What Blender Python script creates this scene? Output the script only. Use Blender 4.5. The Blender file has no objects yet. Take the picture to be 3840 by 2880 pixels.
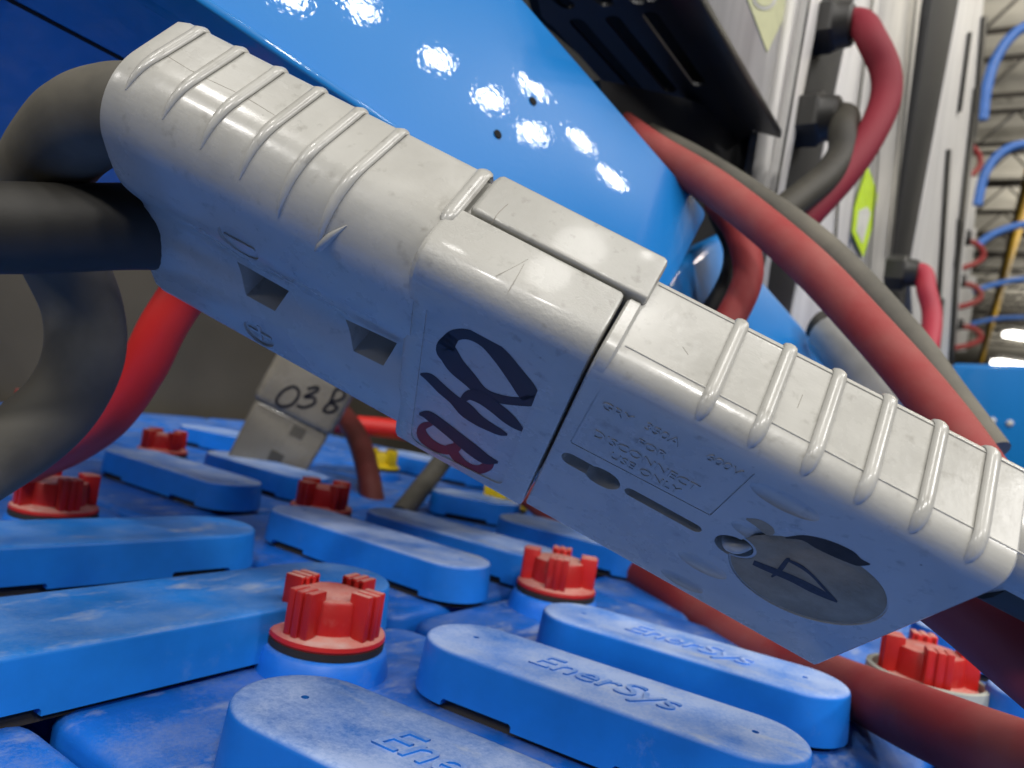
import bpy, bmesh, math, random
from mathutils import Vector, Matrix

random.seed(7)
scene = bpy.context.scene
COL = scene.collection
rad = math.radians

# ------------------------------------------------------------------ camera
FPX = 2880.0                      # focal length in pixels of the 3840 x 2880 photograph
CAM_H = 0.104                     # camera height above the cell lids (z = 0)
ROLL, PITCH = rad(9.0), rad(1.0)
up = Vector((math.sin(ROLL)*math.cos(PITCH), math.cos(ROLL)*math.cos(PITCH), -math.sin(PITCH)))
fwd = Vector((0, 0, -1))
yw = (fwd - up*fwd.dot(up)).normalized()
xw = yw.cross(up)
M3 = Matrix((xw, yw, up))         # world = M3 @ camera
CAMLOC = Vector((0, 0, CAM_H))
cam_data = bpy.data.cameras.new('camera')
cam = bpy.data.objects.new('camera', cam_data)
COL.objects.link(cam)
cam.matrix_world = Matrix.Translation(CAMLOC) @ M3.to_4x4()
cam_data.sensor_width = 36.0
cam_data.lens = 36.0*FPX/3840.0
cam_data.clip_start = 0.005
cam_data.clip_end = 200.0
cam_data.dof.use_dof = True
cam_data.dof.focus_distance = 0.175
cam_data.dof.aperture_fstop = 19.0
scene.camera = cam

def ray(x, y):
    return M3 @ Vector(((x-1920)/FPX, (1440-y)/FPX, -1.0))
def PD(x, y, d):                  # photo pixel at a depth (metres)
    return CAMLOC + ray(x, y)*d
def PZ(x, y, z):                  # photo pixel on a horizontal plane
    d = ray(x, y)
    return CAMLOC + d*((z-CAM_H)/d.z)
def PP(x, y, plane):              # photo pixel on plane (point, normal)
    d = ray(x, y)
    return CAMLOC + d*((plane[0]-CAMLOC).dot(plane[1])/d.dot(plane[1]))

# ------------------------------------------------------------------ world and lamps
world = bpy.data.worlds.new('World')
scene.world = world
world.use_nodes = True
world.node_tree.nodes['Background'].inputs[0].default_value = (0.80, 0.86, 1.0, 1)
world.node_tree.nodes['Background'].inputs[1].default_value = 0.018
scene.view_settings.view_transform = 'Standard'
scene.view_settings.look = 'None'
scene.view_settings.gamma = 1.0
scene.view_settings.exposure = 0.0
scene.cycles.use_denoising = True
scene.cycles.max_bounces = 6

AZ = rad(34)                      # direction of the aisle
U = Vector((math.sin(AZ), math.cos(AZ), 0))
V = Vector((math.cos(AZ), -math.sin(AZ), 0))
CEIL = 5.0

# glossy blue panel: its plane (needed here to find where the ceiling lamps hang)
pa, pt = rad(50), rad(20)
PN = Vector((math.cos(pa)*math.cos(pt), -math.sin(pa)*math.cos(pt), math.sin(pt)))
PANEL = (PD(1300, 400, 0.245), PN)

def disk_lamp(name, loc, size, watts, color=(1.0, 0.97, 0.93), target=None):
    l = bpy.data.lights.new(name, 'AREA')
    l.shape = 'DISK'; l.size = size; l.energy = watts; l.color = color
    o = bpy.data.objects.new(name, l); COL.objects.link(o)
    o.location = loc
    d = (Vector((0, 0.3, 0)) - Vector(loc)) if target is None else (Vector(target)-Vector(loc))
    o.rotation_euler = d.to_track_quat('-Z', 'Y').to_euler()
    return o

LAMPW = 24.0
for (x, y) in [(833, 17), (1198, 5), (1528, 278), (2045, 286), (1759, 483), (2253, 517), (1944, 656), (2396, 689)]:
    p = PP(x, y, PANEL)
    v = ray(x, y).normalized()
    r = v - 2*v.dot(PN)*PN
    d = (CEIL-0.3-p.z)/max(r.z, 0.05)
    d = min(d, 16)
    disk_lamp('bay_or_fill_lamp', p + r*d, 0.046*(d+0.3), LAMPW*(d/9.0)**2)
for (x, y, w_) in [(-1.6, -1.2, 34),  (0.4, -5.2, 120), (-3.2, -4.4, 90), (5.4, -1.7, 80), (1.8, -4.4, 110), (5.2, -3.4, 90)]:
    disk_lamp('bay_or_fill_lamp', (x, y, CEIL-0.3), 0.6, w_)  # unseen lamps of the same roof grid, serving as fill
disk_lamp('bay_or_fill_lamp', (-5.5, -2.8, 3.4), 0.8, 34)  # added low fill lamp, lights cover sides and cap fronts from the left
disk_lamp('bay_or_fill_lamp', (0.95, -1.2, CEIL-0.3), 1.1, 52)
for s_ in (9, 17, 26, 36):        # added unseen lamps that brighten the roof deck from below
    c_ = U*s_ + V*2.0 + Vector((0, 0, CEIL-1.6))
    disk_lamp('added_roof_uplight', c_, 1.0, 420, target=c_+Vector((0, 0, 1)))

# ------------------------------------------------------------------ helpers
def new_obj(name, mesh, parent=None, mat=None):
    o = bpy.data.objects.new(name, mesh)
    COL.objects.link(o)
    if parent is not None:
        o.parent = parent
    if mat is not None and len(mesh.materials) == 0:
        mesh.materials.append(mat)
    return o

def empty(name, loc=(0, 0, 0), mtx=None):
    o = bpy.data.objects.new(name, None)
    o.empty_display_size = 0.01
    COL.objects.link(o)
    if mtx is not None:
        o.matrix_world = mtx
    else:
        o.location = loc
    return o

def tag(o, label=None, cat=None, group=None, kind=None):
    if label: o['label'] = label
    if cat: o['category'] = cat
    if group: o['group'] = group
    if kind: o['kind'] = kind
    return o

def finish(bm, name, smooth=30, recalc=True):
    if recalc:
        bmesh.ops.recalc_face_normals(bm, faces=bm.faces)
    me = bpy.data.meshes.new(name)
    bm.to_mesh(me); bm.free()
    if smooth:
        me.polygons.foreach_set('use_smooth', [True]*len(me.polygons))
        me.set_sharp_from_angle(angle=rad(smooth))
    return me

def box_bm(x0, x1, y0, y1, z0, z1, bev=0, seg=3):
    bm = bmesh.new()
    bmesh.ops.create_cube(bm, size=1)
    for v in bm.verts:
        v.co = Vector((x0+(v.co.x+.5)*(x1-x0), y0+(v.co.y+.5)*(y1-y0), z0+(v.co.z+.5)*(z1-z0)))
    if bev:
        bmesh.ops.bevel(bm, geom=bm.edges[:], offset=bev, segments=seg, affect='EDGES', profile=0.5)
    return bm

def add_box(bm, x0, x1, y0, y1, z0, z1):
    vs = [bm.verts.new((x, y, z)) for x in (x0, x1) for y in (y0, y1) for z in (z0, z1)]
    for f in ((0, 1, 3, 2), (4, 6, 7, 5), (0, 4, 5, 1), (2, 3, 7, 6), (0, 2, 6, 4), (1, 5, 7, 3)):
        bm.faces.new([vs[i] for i in f])

def extrude_loop(bm, loops):
    """loops: list of rings (lists of Vector) -> skin + caps"""
    rings = [[bm.verts.new(p) for p in l] for l in loops]
    n = len(rings[0])
    for a, b in zip(rings[:-1], rings[1:]):
        for i in range(n):
            bm.faces.new((a[i], a[(i+1) % n], b[(i+1) % n], b[i]))
    bm.faces.new(rings[0]); bm.faces.new(list(reversed(rings[-1])))

def poly_prism(pts, depth_vec, bev=0, seg=2):
    """closed 3D polygon extruded along depth_vec"""
    bm = bmesh.new()
    extrude_loop(bm, [[Vector(p) for p in pts], [Vector(p)+depth_vec for p in pts]])
    bmesh.ops.recalc_face_normals(bm, faces=bm.faces)
    if bev:
        bmesh.ops.bevel(bm, geom=bm.edges[:], offset=bev, segments=seg, affect='EDGES', profile=0.5)
    return bm

def round_poly(pts, r, seg=6):
    """round the corners of a 2D polygon; r a number or a list"""
    out = []; n = len(pts)
    for i in range(n):
        p = Vector(pts[i]); a = Vector(pts[i-1]); b = Vector(pts[(i+1) % n])
        ri = r[i] if isinstance(r, (list, tuple)) else r
        da = (a-p).normalized(); db = (b-p).normalized()
        ang = da.angle(db)
        if ri <= 0 or ang > 3.1:
            out.append(p); continue
        t = min(ri/math.tan(ang/2), (a-p).length*.49, (b-p).length*.49)
        p0 = p+da*t; p1 = p+db*t
        for k in range(seg+1):
            s = k/seg
            # quadratic through corner, close to an arc
            q = p0*(1-s)**2 + p*2*s*(1-s) + p1*s*s
            out.append(q)
    return out

def catmull(pts, n=10):
    pts = [Vector(p) for p in pts]
    P = [pts[0]*2-pts[1]] + pts + [pts[-1]*2-pts[-2]]
    out = []
    for i in range(1, len(P)-2):
        for k in range(n):
            t = k/n
            a, b, c, d = P[i-1], P[i], P[i+1], P[i+2]
            out.append(0.5*((2*b)+(c-a)*t+(2*a-5*b+4*c-d)*t*t+(3*b-a-3*c+d)*t**3))
    out.append(pts[-1])
    return out

def tube_bm(bm, path, radius, seg=20, flat=None):
    """tube along path (list of Vector); radius number or list"""
    n = len(path)
    tang = []
    for i in range(n):
        tang.append((path[min(i+1, n-1)]-path[max(i-1, 0)]).normalized())
    nrm = tang[0].orthogonal().normalized()
    rings = []
    for i in range(n):
        nrm = (nrm - tang[i]*nrm.dot(tang[i])).normalized()
        bi = tang[i].cross(nrm)
        r = radius[i] if isinstance(radius, (list, tuple)) else radius
        rings.append([path[i] + (nrm*math.cos(a)+bi*math.sin(a))*r for a in [2*math.pi*k/seg for k in range(seg)]])
    extrude_loop(bm, rings)

def cable(name, pix, D, mat, label, cat='cable', group=None, parent=None, n=10, seg=24):
    path = catmull([PD(*p) for p in pix], n)
    bm = bmesh.new()
    rr = [D/2*(1+0.008*math.sin(i*.37+len(path))) for i in range(len(path))]
    tube_bm(bm, path, rr, seg)
    o = new_obj(name, finish(bm, name, 50), parent, mat)
    if parent is None:
        tag(o, label, cat, group)
    return o

def boolean(me, cutters):
    tmp = bpy.data.objects.new('tmp', me); COL.objects.link(tmp)
    cs = []
    for c in cutters:
        co = bpy.data.objects.new('tmpc', c); COL.objects.link(co); cs.append(co)
        m = tmp.modifiers.new('b', 'BOOLEAN'); m.object = co; m.operation = 'DIFFERENCE'; m.solver = 'EXACT'
    dg = bpy.context.evaluated_depsgraph_get()
    dg.update()
    out = bpy.data.meshes.new_from_object(tmp.evaluated_get(dg))
    for o in [tmp]+cs:
        d = o.data
        bpy.data.objects.remove(o); bpy.data.meshes.remove(d)
    out.polygons.foreach_set('use_smooth', [True]*len(out.polygons))
    out.set_sharp_from_angle(angle=rad(32))
    return out

def text_mesh(body, size, extrude, align='LEFT', shear=0.0, spacing=1.0):
    cu = bpy.data.curves.new('txt', 'FONT')
    cu.body = body; cu.size = size; cu.extrude = extrude; cu.align_x = align; cu.shear = shear
    cu.space_character = spacing; cu.resolution_u = 3
    o = bpy.data.objects.new('txt', cu); COL.objects.link(o)
    dg = bpy.context.evaluated_depsgraph_get(); dg.update()
    me = bpy.data.meshes.new_from_object(o.evaluated_get(dg))
    bpy.data.objects.remove(o); bpy.data.curves.remove(cu)
    return me

# ------------------------------------------------------------------ materials
def srgb(h):
    h = h.lstrip('#')
    c = [int(h[i:i+2], 16)/255 for i in (0, 2, 4)]
    return tuple(((v/12.92) if v <= .04045 else ((v+.055)/1.055)**2.4) for v in c) + (1,)

class NT:
    def __init__(s, name):
        s.m = bpy.data.materials.new(name); s.m.use_nodes = True
        s.t = s.m.node_tree; s.b = s.t.nodes['Principled BSDF']
        s.tc = s.t.nodes.new('ShaderNodeTexCoord')
    def n(s, typ, **kw):
        x = s.t.nodes.new(typ)
        for k, v in kw.items():
            if isinstance(k, str) and k.startswith('i_'):
                x.inputs[k[2:]].default_value = v
            else:
                setattr(x, k, v)
        return x
    def l(s, a, b): s.t.links.new(a, b)
    def noise(s, scale, detail=4, rough=.55, coord='Object', stretch=None):
        x = s.n('ShaderNodeTexNoise'); x.inputs['Scale'].default_value = scale
        x.inputs['Detail'].default_value = detail; x.inputs['Roughness'].default_value = rough
        src = s.tc.outputs[coord]
        oi = s.n('ShaderNodeObjectInfo'); va = s.n('ShaderNodeVectorMath', operation='SCALE'); vb = s.n('ShaderNodeVectorMath', operation='ADD')
        va.inputs[0].default_value = (3.1, 1.7, 2.3); s.l(oi.outputs['Random'], va.inputs['Scale'])
        s.l(src, vb.inputs[0]); s.l(va.outputs[0], vb.inputs[1]); src = vb.outputs[0]
        if stretch:
            mp = s.n('ShaderNodeMapping'); mp.inputs['Scale'].default_value = stretch
            s.l(src, mp.inputs[0]); src = mp.outputs[0]
        s.l(src, x.inputs['Vector'])
        return x
    def ramp(s, src, p0, p1, c0=(0, 0, 0, 1), c1=(1, 1, 1, 1)):
        r = s.n('ShaderNodeValToRGB')
        r.color_ramp.elements[0].position = p0; r.color_ramp.elements[1].position = p1
        r.color_ramp.elements[0].color = c0; r.color_ramp.elements[1].color = c1
        s.l(src, r.inputs[0]); return r
    def mix(s, fac, a, b):
        x = s.n('ShaderNodeMix', data_type='RGBA')
        for sock, v in ((x.inputs[0], fac), (x.inputs[6], a), (x.inputs[7], b)):
            if hasattr(v, 'is_linked'): s.l(v, sock)
            else: sock.default_value = v
        return x.outputs[2]
    def bump(s, src, strength, dist=0.001, prev=None):
        b = s.n('ShaderNodeBump'); b.inputs['Strength'].default_value = strength
        b.inputs['Distance'].default_value = dist
        s.l(src, b.inputs['Height'])
        if prev is not None: s.l(prev, b.inputs['Normal'])
        return b.outputs[0]

def plain(name, col, rough=.5, metal=0, bump=0, bscale=400, var=.12, vscale=60, spec=.5):
    s = NT(name)
    c = srgb(col) if isinstance(col, str) else col
    nz = s.noise(vscale, 5)
    dark = tuple(v*(1-var) for v in c[:3])+(1,); lite = tuple(min(1, v*(1+var)) for v in c[:3])+(1,)
    s.l(s.ramp(nz.outputs['Fac'], .3, .7, dark, lite).outputs[0], s.b.inputs['Base Color'])
    s.b.inputs['Roughness'].default_value = rough; s.b.inputs['Metallic'].default_value = metal
    s.b.inputs['Specular IOR Level'].default_value = spec
    if bump:
        s.l(s.bump(s.noise(bscale, 3).outputs['Fac'], bump), s.b.inputs['Normal'])
    return s.m

def grey_plastic(name, col, rough=.22, crackle=0.0):
    """moulded thermoplastic, handled: smudges, fine scratches, small dents"""
    s = NT(name); c = srgb(col)
    n1 = s.noise(45, 6, .6); n2 = s.noise(260, 4); n3 = s.noise(900, 3)
    base = s.ramp(n1.outputs['Fac'], .3, .72, tuple(v*.90 for v in c[:3])+(1,), tuple(v*1.05 for v in c[:3])+(1,)).outputs[0]
    grime = s.ramp(n2.outputs['Fac'], .60, .80).outputs[0]
    g2 = s.n('ShaderNodeMath', operation='MULTIPLY'); s.l(grime, g2.inputs[0]); g2.inputs[1].default_value = .5
    col1 = s.mix(g2.outputs[0], base, srgb('#5e584c'))
    # specks
    vo = s.n('ShaderNodeTexVoronoi'); vo.inputs['Scale'].default_value = 170; vo.inputs['Randomness'].default_value = 1
    s.l(s.tc.outputs['Object'], vo.inputs['Vector'])
    sp = s.ramp(vo.outputs['Distance'], .025, .06, (1, 1, 1, 1), (0, 0, 0, 1)).outputs[0]
    sm = s.n('ShaderNodeMath', operation='MULTIPLY'); s.l(sp, sm.inputs[0])
    s.l(s.ramp(s.noise(30, 2).outputs['Fac'], .55, .66).outputs[0], sm.inputs[1])
    col2 = s.mix(sm.outputs[0], col1, srgb('#3a342c'))
    st = s.ramp(s.noise(14, 5, .62).outputs['Fac'], .52, .74).outputs[0]
    st2 = s.n('ShaderNodeMath', operation='MULTIPLY'); s.l(st, st2.inputs[0]); st2.inputs[1].default_value = .28
    col2 = s.mix(st2.outputs[0], col2, srgb('#8a857a'))
    s.l(col2, s.b.inputs['Base Color'])
    s.b.inputs['Coat Weight'].default_value = .25; s.b.inputs['Coat Roughness'].default_value = .12
    s.l(s.ramp(n1.outputs['Fac'], .35, .7, (rough,)*3+(1,), (rough+.16,)*3+(1,)).outputs[0], s.b.inputs['Roughness'])
    # scratches: thin stretched noise
    sc = s.noise(60, 2, .5, stretch=(1, 14, 6))
    b1 = s.bump(s.ramp(sc.outputs['Fac'], .495, .505).outputs[0], .05, .0002)
    b2 = s.bump(n3.outputs['Fac'], .16, .0002, b1)
    b3 = s.bump(s.noise(120, 2).outputs['Fac'], .25, .0006, b2)
    if crackle:
        cr = s.noise(420, 6, .75, stretch=(1, 1.6, 1)); b3 = s.bump(cr.outputs['Fac'], crackle, .0004, b3)
    s.l(b3, s.b.inputs['Normal'])
    return s.m

def blue_plastic(name, col, dustcol, dust=.8, lo=.35, hi=.6):
    """blue polypropylene with settled dust on faces that look up"""
    s = NT(name); c = srgb(col)
    n1 = s.noise(28, 6, .6); n2 = s.noise(900, 4, .75); n3 = s.noise(40, 6, .6)
    base = s.ramp(n1.outputs['Fac'], .3, .7, tuple(v*.82 for v in c[:3])+(1,), tuple(v*1.12 for v in c[:3])+(1,)).outputs[0]
    oi_ = s.n('ShaderNodeObjectInfo'); hs = s.n('ShaderNodeHueSaturation'); mr = s.n('ShaderNodeMapRange')
    mr.inputs['To Min'].default_value = .84; mr.inputs['To Max'].default_value = 1.12
    s.l(oi_.outputs['Random'], mr.inputs['Value']); s.l(mr.outputs[0], hs.inputs['Value']); s.l(base, hs.inputs['Color']); base = hs.outputs[0]
    ge = s.n('ShaderNodeNewGeometry'); sx = s.n('ShaderNodeSeparateXYZ')
    s.l(ge.outputs['Normal'], sx.inputs[0])
    upf = s.ramp(sx.outputs['Z'], .45, .98).outputs[0]
    ad = s.n('ShaderNodeMath', operation='MULTIPLY_ADD'); s.l(n2.outputs['Fac'], ad.inputs[0]); ad.inputs[1].default_value = .5
    s.l(n3.outputs['Fac'], ad.inputs[2])
    d0 = s.ramp(ad.outputs[0], lo+.25, hi+.25).outputs[0]
    m1 = s.n('ShaderNodeMath', operation='MULTIPLY'); s.l(upf, m1.inputs[0]); s.l(d0, m1.inputs[1])
    m2 = s.n('ShaderNodeMath', operation='MULTIPLY'); s.l(m1.outputs[0], m2.inputs[0]); m2.inputs[1].default_value = dust
    # a little dust smeared on the flanks
    fl = s.ramp(s.noise(60, 7, .75).outputs['Fac'], .60, .85).outputs[0]
    m3 = s.n('ShaderNodeMath', operation='MULTIPLY'); s.l(fl, m3.inputs[0]); m3.inputs[1].default_value = .35
    mx = s.n('ShaderNodeMath', operation='MAXIMUM'); s.l(m2.outputs[0], mx.inputs[0]); s.l(m3.outputs[0], mx.inputs[1])
    crust = s.ramp(s.noise(34, 6, .64, stretch=(1, 2.2, 1)).outputs['Fac'], .56, .78).outputs[0]
    m4_ = s.n('ShaderNodeMath', operation='MULTIPLY'); s.l(crust, m4_.inputs[0]); s.l(upf, m4_.inputs[1])
    m5_ = s.n('ShaderNodeMath', operation='MULTIPLY'); s.l(m4_.outputs[0], m5_.inputs[0]); m5_.inputs[1].default_value = .7
    s.l(s.mix(m5_.outputs[0], s.mix(mx.outputs[0], base, srgb(dustcol)), srgb('#c9cdca')), s.b.inputs['Base Color'])
    s.l(s.ramp(mx.outputs[0], 0, 1, (.42,)*3+(1,), (.8,)*3+(1,)).outputs[0], s.b.inputs['Roughness'])
    s.l(s.bump(n2.outputs['Fac'], .2, .0002), s.b.inputs['Normal'])
    return s.m

def powder_coat(name, col):
    """glossy powder coat with orange peel"""
    s = NT(name); c = srgb(col)
    s.b.inputs['Base Color'].default_value = c
    s.b.inputs['Roughness'].default_value = .35; s.b.inputs['Specular IOR Level'].default_value = .25
    s.b.inputs['Coat Weight'].default_value = .55; s.b.inputs['Coat Roughness'].default_value = .03
    n1 = s.noise(430, 1.0, .5, 'World' if False else 'Object'); n2 = s.noise(60, 2)
    s.l(s.bump(n1.outputs['Fac'], .095, .0004, s.bump(n2.outputs['Fac'], .02, .001)), s.b.inputs['Normal'])
    s.l(s.b.inputs['Normal'].links[0].from_socket, s.b.inputs['Coat Normal'])
    return s.m

def rubber(name, col, dust, amt=.5, rough=.55):
    s = NT(name); c = srgb(col)
    n1 = s.noise(18, 5, .6); n2 = s.noise(500, 3)
    f = s.ramp(n1.outputs['Fac'], .42, .75).outputs[0]
    m = s.n('ShaderNodeMath', operation='MULTIPLY'); s.l(f, m.inputs[0]); m.inputs[1].default_value = amt
    s.l(s.mix(m.outputs[0], c, srgb(dust)), s.b.inputs['Base Color'])
    s.b.inputs['Roughness'].default_value = rough
    s.l(s.bump(n2.outputs['Fac'], .12, .0003, s.bump(s.noise(25, 2).outputs['Fac'], .12, .001)), s.b.inputs['Normal'])
    return s.m

def brushed(name, col, rough=.4, metal=.6):
    s = NT(name); c = srgb(col)
    n1 = s.noise(9, 5, .6, stretch=(6, 6, .6)); n2 = s.noise(40, 5)
    s.l(s.ramp(n1.outputs['Fac'], .3, .7, tuple(v*.8 for v in c[:3])+(1,), tuple(min(1, v*1.1) for v in c[:3])+(1,)).outputs[0], s.b.inputs['Base Color'])
    s.b.inputs['Roughness'].default_value = rough; s.b.inputs['Metallic'].default_value = metal
    s.l(s.bump(n2.outputs['Fac'], .06), s.b.inputs['Normal'])
    return s.m

MAT_GREY = grey_plastic('grey_housing', '#b7b6b0')
MAT_WORN = grey_plastic('grey_housing_worn', '#b4b3ad', .18, .4)
MAT_GREY_SHADED = grey_plastic('grey_housing_shaded_dusty', '#8f897b')  # dusty grey, darkened in colour to carry the shade of the nearer plugs
MAT_COVER = blue_plastic('blue_cover', '#1476d8', '#b3c6ea', .85, .22, .62)
MAT_COVER2 = blue_plastic('blue_cover_clean', '#1a80dc', '#93b2dc', .45, .35, .8)
MAT_LID = blue_plastic('blue_lid', '#1670d6', '#93a0bf', .5, .42, .85)
MAT_PANEL = powder_coat('blue_powder_coat', '#167cca')
MAT_RED = blue_plastic('red_cap', '#c6231f', '#d2a092', .85, .18, .6)
MAT_YELLOW = plain('yellow_cap', '#e0c318', .5)
MAT_GASKET = plain('black_gasket', '#2a2622', .7, bump=.2)
MAT_BLACKCABLE = rubber('black_cable', '#24221d', '#5c5749', .45, .62)
MAT_GREYCABLE = rubber('dusty_black_cable', '#504d45', '#8a8475', .6, .7)
MAT_REDCABLE = rubber('red_cable', '#942e2d', '#a06a60', .65, .7)
MAT_REDCABLE2 = rubber('bright_red_cable', '#d42420', '#b84838', .3, .5)
MAT_SILVER = brushed('galvanised_sheet', '#c6c4c1', .36, .2)
MAT_WHITE = brushed('pale_sheet', '#dedcd9', .45, .05)
MAT_DARK = plain('dark_anodised', '#161618', .6)
MAT_BLACK = plain('black_steel', '#15171b', .4)
MAT_BLACKWALL = plain('matt_black', '#0b0c0e', .7)
MAT_VOID = plain('slot_dark', '#030303', .9)
MAT_TAUPE = plain('taupe_wall', '#484339', .7, vscale=6, var=.2)
MAT_INK = plain('black_marker', '#14141f', .45, var=.3, vscale=200)
MAT_INKR = plain('dark_red_marker', '#7a0f18', .4, var=.3, vscale=120)
MAT_INK2 = plain('worn_marker', '#2b2a33', .6, var=.5, vscale=900)
MAT_TRAY = plain('battery_tray_black', '#0a0e18', .6)
MAT_BLUEHOSE = plain('blue_hose', '#3f74c4', .4)
MAT_DECK = plain('roof_deck', '#a7a294', .7, vscale=2)
MAT_JOIST = plain('joist_steel', '#35302a', .6)
MAT_PIPE = plain('yellow_pipe', '#a98520', .5)
MAT_TAG = plain('fluorescent_tag', '#cdf02a', .5)
MAT_PAPER = plain('paper_tag', '#dcdcd2', .6)
MAT_PALEYEL = plain('pale_yellow_label', '#dbdcae', .5)
MAT_GLAND = plain('black_gland', '#2b2a28', .5, bump=.1)

# sanded disc on the front plug face
def scuffed(name):
    s = NT(name)
    n1 = s.noise(90, 7, .7); n2 = s.noise(700, 4, .7, stretch=(1, 1, 4))
    c = s.ramp(n1.outputs['Fac'], .25, .8, srgb('#7a6a52'), srgb('#b09f86')).outputs[0]
    s.l(s.mix(s.ramp(n2.outputs['Fac'], .5, .8).outputs[0], c, srgb('#9a8b74')), s.b.inputs['Base Color'])
    s.b.inputs['Roughness'].default_value = .8
    s.l(s.bump(n2.outputs['Fac'], .3, .0004), s.b.inputs['Normal'])
    return s.m
MAT_SCUFF = scuffed('scuffed_patch')
MAT_SMUDGE = plain('brown_glue_residue', '#2e2620', .75, var=.4, vscale=250)

# ------------------------------------------------------------------ the room: floor, roof, far wall
def sheet(name, pts, mat, kind='structure', thick=None):
    bm = bmesh.new()
    if thick is None:
        bm.faces.new([bm.verts.new(p) for p in pts])
    else:
        extrude_loop(bm, [[Vector(p) for p in pts], [Vector(p)+thick for p in pts]])
    o = new_obj(name, finish(bm, name, 0), None, mat)
    return tag(o, kind=kind)

sheet('floor', [(-30, -30, -1.0), (60, -30, -1.0), (60, 80, -1.0), (-30, 80, -1.0)], plain('concrete_floor', '#3a3936', .5, vscale=3))
# corrugated roof deck, ribs across the aisle
bm = bmesh.new()
row0 = None
for k in range(0, 330):
    s = -12 + k*0.20
    zz = CEIL + 0.55 + (0.05 if (k//2) % 2 else 0.0)
    a = bm.verts.new(U*s - V*14 + Vector((0, 0, zz))); b = bm.verts.new(U*s + V*22 + Vector((0, 0, zz)))
    if row0: bm.faces.new((row0[0], row0[1], b, a))
    row0 = (a, b)
tag(new_obj('roof_deck', finish(bm, 'roof_deck', 0), None, MAT_DECK), kind='structure')
# taupe wall behind the battery
w0 = Vector((-0.62, 1.0, 0))
wl = [w0 - U*1.6, w0 + U*3.4]
sheet('wall', [wl[0]+Vector((0, 0, -1)), wl[1]+Vector((0, 0, -1)), wl[1]+Vector((0, 0, .9)), wl[0]+Vector((0, 0, .9))], MAT_TAUPE, thick=-V*0.02)

# bar joists under the roof
def bar(bm, a, b, w):
    tube_bm(bm, [Vector(a), Vector(b)], w, 6)
for k in range(17):
    s = 6.2 + k*1.75
    root = empty('bar_joist', U*s + Vector((0, 0, CEIL)))
    tag(root, 'dark steel bar joist with zigzag web under the pale roof deck', 'roof joist', 'bar joists across the roof')
    L = 3.2+ s*.05
    for zz in (0.0, .5):
        bm = bmesh.new(); bar(bm, -V*L + Vector((0, 0, zz)), V*L + Vector((0, 0, zz)), .035)
        new_obj('chord', finish(bm, 'chord', 40), root, MAT_JOIST)
    bm = bmesh.new(); n = int(2*L/.45)
    for i in range(n):
        a = -L + i*.45
        bar(bm, V*a + Vector((0, 0, .5*(i % 2))), V*(a+.45) + Vector((0, 0, .5*((i+1) % 2))), .018)
    new_obj('web', finish(bm, 'web', 40), root, MAT_JOIST)
# yellow gas pipe under the roof
p0 = PZ(3870, 640, CEIL-.25); p1 = PZ(3668, 1390, CEIL-.25)
bm = bmesh.new(); tube_bm(bm, [p0, p0.lerp(p1, .5), p1], .10, 14)
tag(new_obj('gas_pipe', finish(bm, 'gas_pipe', 50), None, MAT_PIPE), 'long yellow pipe running under the roof joists', 'pipe')
# two lit fixtures far down the aisle
em = NT('lit_diffuser'); em.b.inputs['Emission Color'].default_value = (1, .97, .9, 1); em.b.inputs['Emission Strength'].default_value = 6
for (x, y, w, lab) in [(3835, 1252, .55, 'lit white ceiling fixture, the more distant of the two above the blue box'), (3815, 1362, .8, 'lit white ceiling fixture just above the blue box top edge')]:
    c = PD(x, y, 14)
    root = empty('ceiling_light', c); tag(root, lab, 'ceiling light', 'lit ceiling fixtures')
    new_obj('lens', finish(box_bm(-w/2, w/2, -.15, .15, -.09, .0, .02, 2), 'lens', 30), root, em.m)
    new_obj('frame', finish(box_bm(-w/2-.04, w/2+.04, -.19, .19, .003, .07, .02, 2), 'frame', 30), root, MAT_WHITE)

# ------------------------------------------------------------------ battery: tray, cells, vent caps, terminal covers
O = Vector((-0.119, 0.213, 0)) 
PU, PV = 0.152, 0.206
MB = Matrix((U, V, (0, 0, 1))).transposed().to_4x4()   # local x along the aisle, y across, z up (left handed handled below)
def uv(u, v, z=0): return O + U*u + V*v + Vector((0, 0, z))

tr = [uv(-.75, -.86, -.03), uv(1.0, -.86, -.03), uv(1.0, .66, -.03), uv(-.75, .66, -.03)]  # runs on unseen below the camera to keep floor bounce off the plugs
trayroot = sheet('battery_tray', tr, MAT_TRAY, thick=Vector((0, 0, -.4)))
del trayroot['kind']
tag(trayroot, 'black steel tray under the blue battery cells', 'battery tray')

def rounded_slab(w, h, z0, z1, r, edge=.0025, seg=6):
    pts = round_poly([(0, 0), (w, 0), (w, h), (0, h)], r, seg)
    c = Vector((w/2, h/2))
    def ring(ins, z):
        sx = (w-2*ins)/w; sy = (h-2*ins)/h
        return [Vector((c.x+(p.x-c.x)*sx, c.y+(p.y-c.y)*sy, z)) for p in pts]
    bm = bmesh.new()
    loops = [ring(0, z0), ring(0, z1-edge)]
    for k in range(1, 4):
        a = k/3*math.pi/2
        loops.append(ring(edge*(1-math.cos(a)), z1-edge+edge*math.sin(a)))
    extrude_loop(bm, loops)
    return bm
lid_mesh = finish(rounded_slab(PU-.005, PV-.006, -.028, 0, .014, .004), 'lid', 40)
lid_mesh.materials.append(MAT_LID)

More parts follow.
